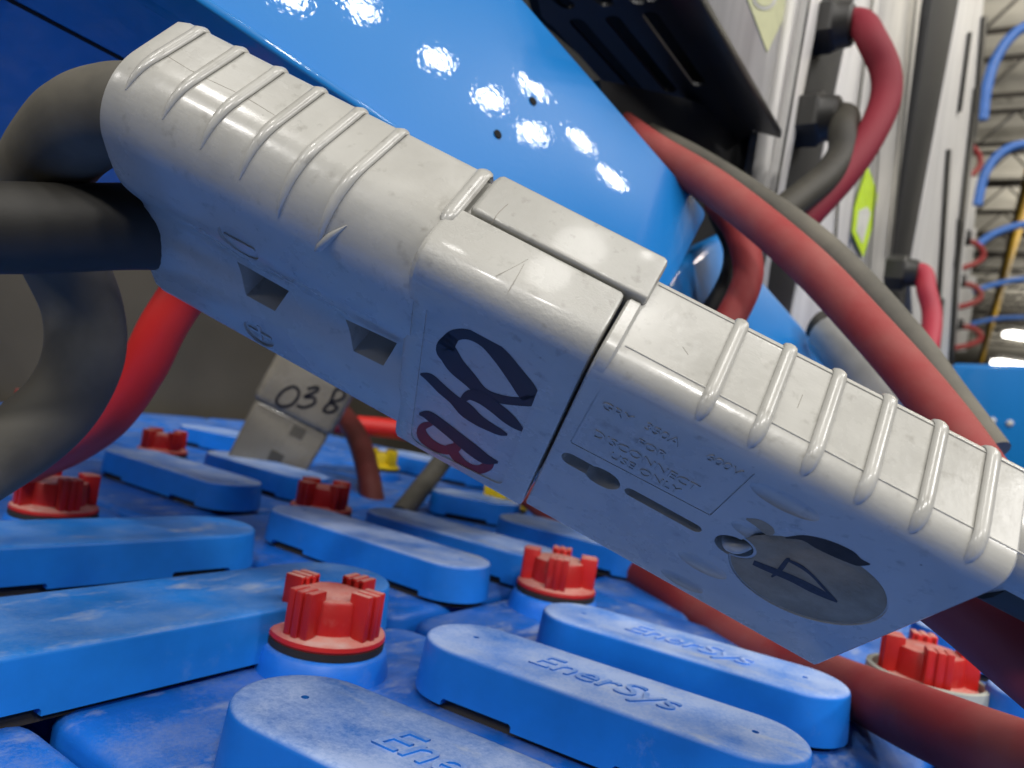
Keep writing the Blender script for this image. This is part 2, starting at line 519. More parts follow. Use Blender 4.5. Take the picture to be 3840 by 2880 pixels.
def lathe(profile, seg=40):
    bm = bmesh.new()
    extrude_loop(bm, [[Vector((r*math.cos(2*math.pi*k/seg), r*math.sin(2*math.pi*k/seg), z)) for k in range(seg)] for r, z in profile])
    return bm
ped_mesh = finish(lathe([(.0235, -.001), (.0225, .003), (.0215, .0075), (.0205, .0085), (.019, .0088)]), 'pedestal', 40)
ped_mesh.materials.append(MAT_LID)
gasket_mesh = finish(lathe([(.0185, .0086), (.0202, .0088), (.0203, .0112), (.0190, .0114)]), 'gasket', 40)
gasket_mesh.materials.append(MAT_GASKET)

def cap_body():
    bm = lathe([(.0150, .0110), (.0198, .0112), (.0203, .0122), (.0200, .0138), (.0188, .0148), (.0150, .0153),
                (.0140, .0158), (.0136, .0278), (.0130, .0288), (.0110, .0292)], 40)
    return bm
def squat(bm_):
    for v in bm_.verts: v.co.z = .011+(v.co.z-.011)*.86
    return bm_
cap_mesh = finish(squat(cap_body()), 'cap_body', 35); cap_mesh.materials.append(MAT_RED)
capy_mesh = cap_mesh.copy(); capy_mesh.materials.clear(); capy_mesh.materials.append(MAT_YELLOW)
def lug():
    bm = bmesh.new()
    for k in range(3):
        y = (k-1)*.0036
        b = box_bm(.0105, .0190-abs(k-1)*.0007, y-.0014, y+.0014, .0146, .0328, .0006, 2)
        t = bpy.data.meshes.new('t'); b.to_mesh(t); b.free(); bm.from_mesh(t); bpy.data.meshes.remove(t)
    b = box_bm(.0105, .0178, -.0049, .0049, .0147, .0322, .0006, 2)
    t = bpy.data.meshes.new('t'); b.to_mesh(t); b.free(); bm.from_mesh(t); bpy.data.meshes.remove(t)
    return bm
lug_mesh = finish(squat(lug()), 'lug', 35); lug_mesh.materials.append(MAT_RED)
lugy_mesh = lug_mesh.copy(); lugy_mesh.materials.clear(); lugy_mesh.materials.append(MAT_YELLOW)

caps = {}   # pixel of flange centre -> label, colour, cell
CAPS = [
 (1228, 2372, 20, 'dusty red vent cap with black gasket beside the left end of a long blue cover', 'r'),
 (2085, 2200, 38, 'red vent cap half hidden by the upper blue cover under the plug seam', 'r'),
 (1205, 1905, 8, 'red vent cap behind the blue cover under the hand-lettered plug block', 'r'),
 (205, 1905, 5, 'red vent cap behind the wide blue cover, touched by the drooping grey cable', 'r'),
 (610, 1690, 12, 'small red vent cap beside the red cable, below the dim wall', 'r'),
 (125, 1528, 0, 'tiny dim red vent cap at the far end of the battery', 'r'),
 (3470, 2560, 28, 'red vent cap on a whitish collar behind the thick red cable', 'r'),
 (1425, 1748, 10, 'yellow vent cap beside the brown-red upright cable', 'y'),
 (1890, 1895, 30, 'yellow vent cap peeking out under the plug block', 'y'),
]
cells = set()
for (x, y, ang, lab, c) in CAPS:
    p = PZ(x, y, .012)
    z = 0.0
    root = empty('vent_cap', (p.x, p.y, z)); root.rotation_euler = (0, 0, rad(ang))
    tag(root, lab, 'vent cap', 'vent caps on the battery cells')
    new_obj('cap_body', cap_mesh if c == 'r' else capy_mesh, root)
    new_obj('gasket', gasket_mesh, root)
    for k in range(4):
        lo = new_obj('lug', lug_mesh if c == 'r' else lugy_mesh, root); lo.rotation_euler = (0, 0, rad(45+90*k))
    caps[(x, y)] = p
    rel = Vector((p.x, p.y, 0))-O
    cells.add((math.floor(rel.dot(U)/PU), math.floor(rel.dot(V)/PV), p.x, p.y))

cellroot = {}
visible_cells = [(i, j) for i in range(-1, 5) for j in range(-4, 3)]
vis_skip = {(-1, -4), (-1, -3), (-1, 2), (-1, -2), (4, 2), (-1, 1)}
names_i = {-1: 'front', 0: 'second', 1: 'third', 2: 'fourth', 3: 'fifth', 4: 'rearmost'}
for (i, j) in visible_cells:
    if (i, j) in vis_skip: continue
    root = empty('battery_cell', uv(i*PU, j*PV, 0))
    tag(root, 'blue plastic battery cell lid without a vent cap in view', 'battery cell', 'blue cells of the battery')
    # rotation: local x -> U, local y -> -V so that the frame is right handed
    root.rotation_euler = (0, 0, math.atan2(U.y, U.x))
    lo = new_obj('lid', lid_mesh, root); lo.location = (0.0025, -PV+.003, 0)
    cellroot[(i, j)] = root
for (i, j, x, y) in cells:
    r = cellroot.get((i, j)) or cellroot[(1, 0)]
    r['label'] = 'blue battery cell lid carrying the ' + [l_ for (x_, y_, a_, l_, c_) in CAPS if caps[(x_, y_)].x == x][0]
    r['label'] = ' '.join(r['label'].split()[:16])
    po = new_obj('pedestal', ped_mesh, r)
    d = Vector((x, y, 0)) - Vector(r.location)
    a = math.atan2(U.y, U.x)
    po.location = (d.x*math.cos(a)+d.y*math.sin(a), -d.x*math.sin(a)+d.y*math.cos(a), 0)

def cover_bm(L, W, H, edge=.0016, gap=.0022, notch=True):
    """obround cover, local x along length from 0 to L, centred in y"""
    bm = bmesh.new(); r = W/2; n = 18
    def ring(ins, z):
        rr = r-ins; out = []
        for k in range(n+1):
            a = math.pi/2 + math.pi*k/n
            out.append(Vector((r+rr*math.cos(a), rr*math.sin(a), z)))
        for k in range(n+1):
            a = -math.pi/2 + math.pi*k/n
            out.append(Vector((L-r+rr*math.cos(a), rr*math.sin(a), z)))
        return out
    loops = [ring(.0015, gap), ring(-.0012, gap+.0001), ring(0, H-edge)]
    for k in range(1, 5):
        a = k/4*math.pi/2
        loops.append(ring(edge*(1-math.cos(a)), H-edge+edge*math.sin(a)))
    loops.append(ring(edge+.004, H))
    loops.append(ring(edge+.0045, H-.0001))
    extrude_loop(bm, loops)
    return bm

def cover(tipA, tipB, W, lab, mat=None, H=.0195, text=True, group='blue terminal covers', flip=False, hole=True):
    """tipA, tipB: world xy of the two ends"""
    a = Vector((tipA[0], tipA[1], 0)); b = Vector((tipB[0], tipB[1], 0))
    L = (b-a).length; d = (b-a).normalized()
    root = empty('terminal_cover', a); root.rotation_euler = (0, 0, math.atan2(d.y, d.x))
    tag(root, lab, 'terminal cover', group)
    me = finish(cover_bm(L, W, H), 'shell', 30)
    # notches under the skirt and a pin hole in the top
    cut = []
    for (x0, x1) in ((.018, .044), (L-.05, L-.022)):
        cut.append(finish(box_bm(x0, x1, -W, W, -.01, gap_h, .0008, 1), 'c', 0))
    if hole:
        for hx in (.016, L-.016):
            c = lathe([(.0011, H-.002), (.0011, H+.002)], 10)
            bmesh.ops.translate(c, verts=c.verts, vec=(hx, .002, 0)); cut.append(finish(c, 'c', 0))
    me = boolean(me, cut)
    me.materials.clear()
    new_obj('shell', me, root, mat or MAT_COVER)
    foot = finish(cover_bm(L-.006, W-.006, .004, .0005, -.0006), 'rim', 30)
    fo = new_obj('rim', foot, root, MAT_GASKET); fo.location = (.003, 0, 0)  # black foot, shade of the gap under the cover put into colour
    if text:
        tm = text_mesh('EnerSys', .0165, .0003, 'CENTER', .25, .96)
        to = new_obj('lettering', tm, root, mat or MAT_COVER)
        to.location = (L/2, (-.0045 if not flip else .0045), H+.00012)
        to.rotation_euler = (0, 0, math.pi if flip else 0)
    return root
gap_h = .0045
MAT_EMBOSS = blue_plastic('embossed_letters', '#1b5596', '#8d9c9c', .75, .30, .60)

def xy(x, y, z=.0195):
    p = PZ(x, y, z); return (p.x, p.y)
def off(p, dx, dy): return (p[0]+dx, p[1]+dy)
DV = V.xy
def from_tip(p, length, ang=None):
    """end point from a tip, running across the battery; ang in degrees below world x"""
    a = rad(-34 if ang is None else -ang)
    return (p[0]+length*math.cos(a), p[1]+length*math.sin(a))
# lower row
c1a = (-.055, .2055); cover(c1a, from_tip(c1a, .134, 29), .039, 'blue cover with pale dust and embossed script, lowest of the three lying side by side')
c2a = (-.0135, .2755); cover(c2a, from_tip(c2a, .1275, 28.5), .036, 'long pale-topped blue cover in the middle of the three lying side by side')
c3a = (.0295, .329); cover(c3a, from_tip(c3a, .120, 27), .036, 'blue cover with dusty top lying against the thick red cable')
c4a = (-.1235, .4600); cover(c4a, from_tip(c4a, .148, 33), .039, 'blue cover running between the two nearest red vent caps', text=False)
c5a = (-.0755, .503); cover(c5a, from_tip(c5a, .135, 31), .040, 'blue cover whose far end hides behind a red vent cap under the plug seam', text=False)
c6a = (-.2885, .592); cover(c6a, from_tip(c6a, .152, 33), .044, 'blue cover with grey dust in front of the small red vent cap', text=False)
c7a = (-.241, .662); cover(c7a, from_tip(c7a, .130, 34), .042, 'blue cover at the foot of the grey plug marked with handwriting', text=False)
# covers running the other way on the left
def toward(p, length, az):
    return (p[0]-length*math.sin(rad(az)), p[1]-length*math.cos(rad(az)))
c8a = (-.122, .394); cover(toward(c8a, .145, 38), c8a, .044, 'wide blue cover with a scraped clean patch in front of a red vent cap', MAT_COVER2, text=False)
c9a = (-.0475, .338); cover(toward(c9a, .190, 34), c9a, .048, 'widest clean blue cover with a notched lower edge', MAT_COVER2, hole=False, text=False)
# further ones
for (px_a, py_a, ln, an, w, lab) in [
    (1622, 1830, .075, 10, .035, 'short bright blue cover beside the slanting grey cable'),
    (1890, 1925, .12, 30, .05, 'blue cover end just below the plug seam'),
    (3700, 2555, .12, 25, .036, 'pale blue cover beside the whitish collar of a red vent cap'),
    (-150, 1560, .12, 34, .06, 'dim blue cover at the far end behind the drooping grey cable'),
    (3420, 2320, .14, 24, .04, 'blue cover beneath the dark red cable leaving the front plug'),
    (700, 1590, .16, 20, .05, 'dark blue cover in shade left of the grey plug marked with handwriting'),
    (1420, 1680, .16, 25, .06, 'dark blue cover in shade beside the yellow vent cap')]:
    a = xy(px_a, py_a); cover(a, from_tip(a, ln, an), w, lab, text=False, hole=False)
# whitish collar round the right hand cap
pk = caps[(3470, 2560)]
col_me = finish(lathe([(.0215, .0), (.0245, .0), (.0235, .016), (.0222, .0165), (.0212, .016), (.0212, .004)], 36), 'collar', 40)
co = new_obj('cap_collar', col_me, None, plain('whitish_collar', '#a7aaa0', .6)); co.location = (pk.x, pk.y, 0)
tag(co, 'whitish plastic collar around the red vent cap behind the thick red cable', 'collar')

# ------------------------------------------------------------------ the mated plugs
S = 0.001
RL = Matrix(((0.8733, 0.457, 0.1689), (-0.4732, 0.713, 0.5174), (0.116, -0.5317, 0.8389)))
c0 = Vector(RL.col[0]).normalized(); c2 = Vector(RL.col[2]); c2 = (c2-c0*c2.dot(c0)).normalized(); c1 = c2.cross(c0)
RL = Matrix((c0, c1, c2)).transposed()
TL = Vector((15.118, 5.808, -142.862))
PLUG = Matrix.Translation(CAMLOC + M3 @ (TL*S)) @ (M3 @ RL).to_4x4() @ Matrix.Diagonal((S, S, S, 1))
INV = RL.transposed()
def onb(x, y, y0=0.0):
    d = INV @ Vector(((x-1920)/FPX, (1440-y)/FPX, -1.0)); o = -(INV @ TL)
    return o + d*((y0-o.y)/d.y)
# geometry is written in metres: local mm * S, parent carries only rotation and place
PLUGM = Matrix.Translation(CAMLOC + M3 @ (TL*S)) @ (M3 @ RL).to_4x4()
def mm(p): return Vector(p)*S

def prof_extrude(prof, xs, insets=None):
    """prof: list of (y,z) mm ; xs list of x mm ; insets: shrink toward centroid per station"""
    bm = bmesh.new()
    cy = sum(p[0] for p in prof)/len(prof); cz = sum(p[1] for p in prof)/len(prof)
    y0 = min(p[0] for p in prof); y1 = max(p[0] for p in prof); z0 = min(p[1] for p in prof); z1 = max(p[1] for p in prof)
    loops = []
    for i, x in enumerate(xs):
        ins = insets[i] if insets else 0
        sy = 1-2*ins/(y1-y0); sz = 1-2*ins/(z1-z0)
        loops.append([mm((x, (y0+y1)/2+(p[0]-(y0+y1)/2)*sy, (z0+z1)/2+(p[1]-(z0+z1)/2)*sz)) for p in prof])
    extrude_loop(bm, loops)
    return bm

def slot_cut(x0, x1, z, r, depth=6, zr=None):
    pts = []
    for k in range(9):
        a = math.pi/2+math.pi*k/8; pts.append((x0+r*math.cos(a), z+r*math.sin(a)))
    r2 = zr or r
    for k in range(9):
        a = -math.pi/2+math.pi*k/8; pts.append((x1+r2*math.cos(a), z+r2*math.sin(a)))
    bm = bmesh.new()
    extrude_loop(bm, [[mm((p[0], -3, p[1])) for p in pts], [mm((p[0], depth, p[1])) for p in pts]])
    return finish(bm, 'cut', 0)

def poly_cut(pts, depth, taper=0.0):
    cx_ = sum(p[0] for p in pts)/len(pts); cz_ = sum(p[1] for p in pts)/len(pts)
    bm = bmesh.new()
    extrude_loop(bm, [[mm((p[0], -3, p[1])) for p in pts], [mm((cx_+(p[0]-cx_)*(1-taper), depth, cz_+(p[1]-cz_)*(1-taper))) for p in pts]])
    return finish(bm, 'cut', 0)

def ribbon(pix, w, y0, crop=(0, 0, 1.0), mat=None, name='marking', parent=None, closed=False, k=1.2):
    """stroke drawn on the broad face: pixel centre line + half widths"""
    ox, oy, sc = crop
    pts = [Vector((ox+p[0]*sc, oy+p[1]*sc)) for p in pix]
    ws = [(p[2] if len(p) > 2 else w)*sc for p in pix]
    n = 6; cl = []; wl_ = []
    P = [Vector((p.x, p.y, q)) for p, q in zip(pts, ws)]
    P = [Vector((p.x, p.y, p.z*k)) for p in P]
    if closed: P = P+[P[0], P[1]]
    for q in catmull(P, n): cl.append(Vector((q.x, q.y))); wl_.append(q.z)
    bm = bmesh.new(); prev = None
    for i, c in enumerate(cl):
        t = (cl[min(i+1, len(cl)-1)]-cl[max(i-1, 0)]).normalized(); nn = Vector((-t.y, t.x))
        a = onb(*(c+nn*wl_[i]), y0); b = onb(*(c-nn*wl_[i]), y0)
        va, vb = bm.verts.new(mm(a)), bm.verts.new(mm(b))
        if prev: bm.faces.new((prev[0], prev[1], vb, va))
        prev = (va, vb)
    o = new_obj(name, finish(bm, name, 0), parent, mat)
    return o

# --- right hand plug (nearer): body with slots
right = empty('power_plug', mtx=PLUGM)
tag(right, 'ribbed grey power plug with slots, embossed ratings and a scuffed disc', 'power plug', 'mated grey power plugs')
def rbox_prof(y0, y1, zb, zt, rn, rf, rb):
    return [(p.x, p.y) for p in round_poly([(y0, zt), (y1, zt), (y1, zb), (y0, zb)], [rn, rf, rb, rb], 8)]
rprof = rbox_prof(0, 26.5, -72, -1.4, 6.5, 3.0, 1.2)
me = finish(prof_extrude(rprof, [0.5, 0.9, 40, 83.4, 84], [.4, 0, 0, 0, .5]), 'body', 32)
cuts = [slot_cut(5.8, 14.0, -39.4, 2.5, 7), slot_cut(13.2, 14.6, -39.8, 3.7, 7), slot_cut(21.2, 37.0, -39.4, 1.7, 7)]
hole = lathe([(4.3*S, -3*S), (4.3*S, 9*S)], 24)
bmesh.ops.rotate(hole, verts=hole.verts, matrix=Matrix.Rotation(rad(-90), 3, 'X'))
bmesh.ops.translate(hole, verts=hole.verts, vec=mm((46.2, 0, -38.5))); bmesh.ops.recalc_face_normals(hole, faces=hole.faces)
cuts.append(finish(hole, 'cut', 0))
# sanded disc: a shallow dish
disc = lathe([(17.0*S, -3*S), (16.6*S, .45*S)], 48)
bmesh.ops.rotate(disc, verts=disc.verts, matrix=Matrix.Rotation(rad(-90), 3, 'X'))
bmesh.ops.translate(disc, verts=disc.verts, vec=mm((62.5, 0, -37))); bmesh.ops.recalc_face_normals(disc, faces=disc.faces)
cuts.append(finish(disc, 'cut', 0))
# moulded crescents (shallow scoops)
for (x, z, ln, h) in [(45.8, -13.5, 7.5, 3.2), (44.8, -53.5, 6.5, 3.6), (44.5, -66.5, 6, 3.0), (47.5, -29.5, 6.0, 3.0)]:
    sp = bmesh.new(); bmesh.ops.create_uvsphere(sp, u_segments=20, v_segments=12, radius=1)
    for v in sp.verts: v.co = mm((x+v.co.x*ln, -.3+v.co.y*1.5, z+v.co.z*h))
    cuts.append(finish(sp, 'cut', 0))
# label frame: thin engraved lines
def groove(a, b, w=.35, d=.35):
    a = Vector((a[0], 0, a[1])); b = Vector((b[0], 0, b[1])); t = (b-a).normalized(); n = Vector((-t.z, 0, t.x))*w/2
    return poly_cut([((a+n).x, (a+n).z), ((b+n).x, (b+n).z), ((b-n).x, (b-n).z), ((a-n).x, (a-n).z)], d)
cuts += [groove((4, -32.6), (37.2, -31.4)), groove((37.4, -31.2), (37.6, -10)), groove((4.2, -10.5), (3.8, -32.2), .25, .2)]
me = boolean(me, cuts); me.materials.clear()
new_obj('body', me, right, MAT_GREY)
# rear hump with the cable mouth
hum = [(p.x, p.y) for p in round_poly([(3.5, -1.9), (26, -1.7), (26, -27), (9, -27)], 9, 8)]
new_obj('cable_hump', finish(prof_extrude(hum, [76, 84, 106, 108, 109], [0, 0, 0, .6, 1.8]), 'cable_hump', 40), right, MAT_GREY)
hum2 = [(p.x, p.y) for p in round_poly([(8, -38), (26, -38), (26, -68), (8, -68)], 9, 8)]
new_obj('cable_hump', finish(prof_extrude(hum2, [76, 84, 86], [0, 0, .6]), 'cable_hump', 40), right, MAT_GREY)
# collar at the seam and far tongue reaching over the other plug
new_obj('seam_collar', finish(prof_extrude(rbox_prof(.2, 17, -16, -.35, 6.8, 1, 4), [0.75, 1.1, 3.2, 3.8], [.4, 0, 0, .7]), 'seam_collar', 32), right, MAT_GREY)
tg = rbox_prof(17.1, 30.2, -20, 1.0, 1.0, 1.6, 1)
new_obj('tongue', finish(prof_extrude(tg, [-36.3, -35.6, -34.8, 3.0, 3.7, 4.1], [1.2, .35, 0, 0, .25, .9]), 'tongue', 32), right, MAT_WORN)

def rib_bm(path, normals, w, h, x, fade=.10):
    """half-round rib lying on a profile: path points (y,z), outward normals, width along x, height"""
    bm = bmesh.new(); seg = 10; loops = []
    n = len(path)
    for i, ((y, z), (ny, nz)) in enumerate(zip(path, normals)):
        s = i/(n-1)
        e = min(1.0, math.sqrt(max(0.02, min(s/.04, (1-s)/fade, 1.0)))) if n > 4 else 1
        ring = []
        for k in range(seg):
            a = 2*math.pi*k/seg
            hh = h*e*(.35+.65*math.sin(a)) if math.sin(a) > 0 else h*(.35)*e + math.sin(a)*1.0
            ring.append(mm((x+w*e*math.cos(a), y+ny*hh, z+nz*hh)))
        loops.append(ring)
    extrude_loop(bm, loops)
    return bm

def norm_path(path):
    out = []
    for i in range(len(path)):
        a = path[max(i-1, 0)]; b = path[min(i+1, len(path)-1)]
        t = Vector((b[0]-a[0], b[1]-a[1])).normalized()
        out.append((t.y, -t.x) if False else (-t.y*-1, -t.x))
    return out
# rib path over the right plug: far side, top, near corner
rpath = [(26.5, -6), (26.5, -4.5)]
for k in range(7):
    a = rad(k/6*90); rpath.append((23.5+3*math.cos(a), -4.4+3*math.sin(a)))
for k in range(1, 13): rpath.append((23.5-k*(17/12.), -1.4))
for k in range(1, 7):
    a = rad(90+k/6*62); rpath.append((6.5+6.5*math.cos(a), -7.9+6.5*math.sin(a)))
def outward(path, c):
    res = []
    for i in range(len(path)):
        a = path[max(i-1, 0)]; b = path[min(i+1, len(path)-1)]
        t = Vector((b[0]-a[0], b[1]-a[1])).normalized(); n = Vector((t.y, -t.x))
        if n.dot(Vector((path[i][0]-c[0], path[i][1]-c[1]))) < 0: n = -n
        res.append((n.x, n.y))
    return res
rnorm = outward(rpath, (13, -25))
for i in range(6):
    x = 22.95+i*10.70
    new_obj('rib', finish(rib_bm(rpath, rnorm, 1.45, 1.2, x), 'rib', 50), right, MAT_GREY)

for (y_, z_) in ((6.2, -1.42), (24.2, -1.42)):
    b_ = bmesh.new(); tube_bm(b_, [mm((4.5, y_, z_)), mm((30, y_, z_)), mm((60, y_, z_)), mm((100, y_, z_))], .22*S, 8)
    new_obj('highlight_bead', finish(b_, 'highlight_bead', 50), right, MAT_GREY)  # added bead, shaped to catch a highlight line along the edge
# embossed words on the right plug
def emboss(parent, body, x, z, size, y=-.0, ext=.24, mat=MAT_WORN, align='LEFT', spacing=1.0, rot=0):
    me_ = text_mesh(body, size*S, ext*S, align, 0, spacing)
    o = new_obj('lettering', me_, parent, mat)
    # text x -> local x, text y -> local z, text normal -> local -y
    o.matrix_local = Matrix.Translation(mm((x, y, z))) @ Matrix(((1, 0, 0), (0, 0, -1), (0, 1, 0))).to_4x4() @ Matrix.Rotation(rot, 4, 'Z')
    return o
for (b, x, z, s) in [('GRY', 5.8, -14.6, 3.6), ('350A', 15.2, -14.0, 3.6), ('600V', 28.4, -13.2, 3.6),
                     ('FOR', 15.6, -20.4, 3.6), ('DISCONNECT', 7.0, -25.6, 3.9), ('USE ONLY', 12.5, -30.0, 3.6)]:
    emboss(right, b, x, z, s)

# sanded disc surface, number and glue residue
dm = lathe([(16.3*S, 0), (16.2*S, .06*S)], 48)
bmesh.ops.rotate(dm, verts=dm.verts, matrix=Matrix.Rotation(rad(90), 3, 'X'))
hcut = []
hc = lathe([(5.0*S, -5*S), (5.0*S, 5*S)], 24); bmesh.ops.rotate(hc, verts=hc.verts, matrix=Matrix.Rotation(rad(90), 3, 'X'))
bmesh.ops.translate(hc, verts=hc.verts, vec=mm((46.2-62.5, 0, -38.5+37))); bmesh.ops.recalc_face_normals(hc, faces=hc.faces)
dme = boolean(finish(dm, 'disc', 0), [finish(hc, 'c', 0)])
dme.materials.clear()
do = new_obj('scuffed_disc', dme, right, MAT_SCUFF); do.location = mm((62.5, .40, -37))
CR = (2540, 1905, .5877)
ribbon([(485, 348, 22), (560, 380, 26), (640, 412, 28), (740, 455, 30), (850, 510, 34), (950, 560, 26), (1020, 600, 8)], 25, .28, CR, MAT_INK2, 'number_marking', right, False, .72)
ribbon([(600, 440, 8), (650, 400, 22), (700, 335, 20), (720, 330, 10)], 14, .26, CR, MAT_INK2, 'number_marking', right, False, .72)
ribbon([(700, 330, 10), (790, 375, 16), (860, 430, 12), (930, 505, 12), (1015, 595, 8)], 12, .24, CR, MAT_INK2, 'number_marking', right, False, .72)
ribbon([(690, 190, 4), (800, 190, 14), (900, 225, 30), (1000, 265, 36), (1100, 310, 34), (1160, 345, 22), (1230, 360, 4)], 25, -.03, CR, MAT_SMUDGE, 'glue_residue', right)
ribbon([(440, 70, 5), (520, 100, 22), (590, 150, 26), (600, 175, 8)], 20, -.03, CR, MAT_SCUFF, 'glue_residue', right)
# curl of torn plastic in the hole
cb = bmesh.new()
tube_bm(cb, catmull([mm((44.2, 3.0, -40.8)), mm((45.5, 1.2, -40.3)), mm((47.2, .6, -38.6)), mm((49.2, 1.4, -36.6))], 5), [.8*S+.9*S*math.sin(i/15*math.pi) for i in range(16)], 10)
new_obj('torn_plastic', finish(cb, 'torn_plastic', 50), right, MAT_GREY)

# --- left hand plug
left = empty('power_plug', mtx=PLUGM)
tag(left, 'ribbed grey power plug hand-lettered 04B in marker, two humps toward the black cables', 'power plug', 'mated grey power plugs')
lp = []
for k in range(6): lp.append((28.8-k*2.6, -0.4+.02*k))
for k in range(0, 13):
    a = rad(90+k/12*90); lp.append((14.5+14.7*math.cos(a), -15+14.7*math.sin(a)))
lp += [(-.3, -20), (-.1, -25), (.8, -29.5), (2.6, -33.8), (4.2, -37.2), (4.6, -40), (3.6, -43.5), (1.6, -47.5), (.3, -52), (0, -57), (.2, -62)]
for k in range(1, 11):
    a = rad(180+k/10*90); lp.append((9.5+9.3*math.cos(a), -64.5+9.3*math.sin(a)))
lp += [(16, -74.1), (22, -74), (27, -72.8), (29.6, -69.5), (30.2, -65), (30.2, -40), (30.2, -20), (30.2, -5), (29.9, -1.4)]
# smooth the profile
lp3 = catmull([Vector((p[0], p[1], 0)) for p in lp]+[Vector((lp[0][0], lp[0][1], 0))], 3)[:-1]
lprof = [(p.x, p.y) for p in lp3]
xs = [-119, -118.7, -117.8, -115.5, -100, -80, -60, -38]
me = finish(prof_extrude(lprof, xs, [3.0, 1.6, .5, 0, 0, 0, 0, 0]), 'rear_body', 40)
cuts = []
for (pts) in [[(-90, -40.6), (-74, -41.0), (-76.8, -48.2), (-85.6, -48.2)], [(-58.4, -40.2), (-43.3, -38.4), (-45.3, -46.9), (-54, -47.3)]]:
    cuts.append(poly_cut(pts, 12, .08))
# polarity roundels: shallow cups cut on the humps
def cup(p, nrm, r, d):
    c = lathe([(r*S, -6*S), (r*S, d*S)], 32)
    m4 = Vector(nrm).to_track_quat('Z', 'X').to_matrix().to_4x4(); m4.translation = mm(p)
    bmesh.ops.transform(c, matrix=m4, verts=c.verts); bmesh.ops.recalc_face_normals(c, faces=c.faces)
    return finish(c, 'cut', 0)
N1 = Vector((0, .985, .17)); P1_ = Vector((-83.6, .0, -26.2)); N2 = Vector((0, 1, .03)); P2_ = Vector((-82.6, .1, -61.5))
cuts += [cup(P1_, N1, 5.4, .9), cup(P2_, N2, 4.8, .9)]
me = boolean(me, cuts); me.materials.clear()
new_obj('rear_body', me, left, MAT_GREY)
# raised signs in the roundels
def sign(name, p, nrm, bars):
    b_ = bmesh.new()
    for (x0, x1, y0, y1) in bars: add_box(b_, x0*S, x1*S, y0*S, y1*S, .45*S, 1.2*S)
    m4 = Vector(nrm).to_track_quat('Z', 'X').to_matrix().to_4x4(); m4.translation = mm(p)
    bmesh.ops.transform(b_, matrix=m4, verts=b_.verts)
    return new_obj(name, finish(b_, name, 30), left, MAT_GREY)
sign('minus_sign', P1_, N1, [(-.45, .45, -4.2, 4.2)])
sign('plus_sign', P2_, N2, [(-.45, .45, -3.6, 3.6), (-3.4, -.47, -.45, .45), (.47, 3.4, -.45, .45)])
# ribs fading down the near flank
lpath = [(30.2, -6), (30.0, -3), (29.2, -1.0), (28.0, -.2)]
for k in range(1, 8): lpath.append((28.0-k*1.93, -.35))
for k in range(1, 12):
    a = rad(90+k/11*78); lpath.append((14.5+14.7*math.cos(a), -15+14.7*math.sin(a)))
lnorm = outward(lpath, (13, -25))
for i in range(6):
    x = -59.3-i*10.45
    cutn = [len(lpath), len(lpath)-1, len(lpath)-3, len(lpath)-4, len(lpath)-5, len(lpath)-6][i]
    rb = rib_bm(lpath[:cutn], lnorm[:cutn], 1.35, 1.1, x, .4)
    for v in rb.verts:          # ribs lean a little forward as they run down
        v.co.x += (-v.co.y/S+30)*S*(-.06)
    new_obj('rib', finish(rb, 'rib', 50), left, MAT_GREY)
rb = rib_bm(lpath[:13], lnorm[:13], 1.7, 1.3, -38.9)
new_obj('rib', finish(rb, 'rib', 50), left, MAT_GREY)
# gash where a rib was torn
b = bmesh.new()
tube_bm(b, catmull([mm((-62.2, .0, -14.2)), mm((-60.8, .3, -11.8)), mm((-58.9, 1.5, -8.6)), mm((-56.4, 3.4, -5.4))], 5), [(.15+.9*math.sin(i/15*math.pi))*S for i in range(16)], 8)
new_obj('torn_plastic', finish(b, 'torn_plastic', 50), left, MAT_GREY)
# front block
bp = rbox_prof(0, 16.7, -75.5, 0.35, 7.5, 1.0, 2.0)
me = finish(prof_extrude(bp, [-40.2, -39.8, -38.8, -1.2, -.5, -.25], [1.4, .6, 0, 0, .3, 1.0]), 'front_block', 32)
LB = [(p.x, p.y) for p in round_poly([(-34.9, -12.4), (-7.2, -12.4), (-7.2, -69.5), (-34.9, -72.5)], [2, 4.5, 3, 4], 5)]
me = boolean(me, [poly_cut(LB, .35)]); me.materials.clear()
new_obj('front_block', me, left, MAT_WORN)
bp2 = rbox_prof(3, 30, -72, -2.0, 1.0, 2.5, 3)
new_obj('inner_block', finish(prof_extrude(bp2, [-39, -.6], [0, 0]), 'inner_block', 32), left, MAT_GREY)
# marker lettering 0 4 B
C5 = (1200, 950, .5877)
yk = .29
ribbon([(800, 600, 60), (850, 530, 42), (940, 518, 32), (1050, 560, 40), (1150, 655, 50), (1240, 770, 56), (1320, 880, 62), (1350, 930, 46),
        (1270, 945, 28), (1150, 930, 28), (1040, 890, 34), (950, 800, 46), (870, 720, 56), (825, 650, 60)], 40, yk, C5, MAT_INK, 'handwriting', left, True, 1.0)
ribbon([(640, 770, 6), (700, 795, 26), (780, 870, 30), (850, 930, 30), (930, 1000, 44), (1010, 1065, 34), (1090, 1112, 26), (1150, 1142, 20), (1195, 1158, 6)], 30, yk-.02, C5, MAT_INK, 'handwriting', left, False, 1.05)
ribbon([(890, 960, 14), (950, 905, 30), (1030, 925, 36), (1110, 980, 36), (1190, 1045, 36), (1250, 1095, 26), (1305, 1140, 5)], 30, yk-.04, C5, MAT_INK, 'handwriting', left, False, 1.05)
ribbon([(632, 1025, 6), (690, 1035, 24), (780, 1100, 28), (880, 1180, 30), (980, 1260, 32), (1060, 1315, 26), (1135, 1335, 6)], 28, yk-.04, C5, MAT_INK, 'handwriting', left)
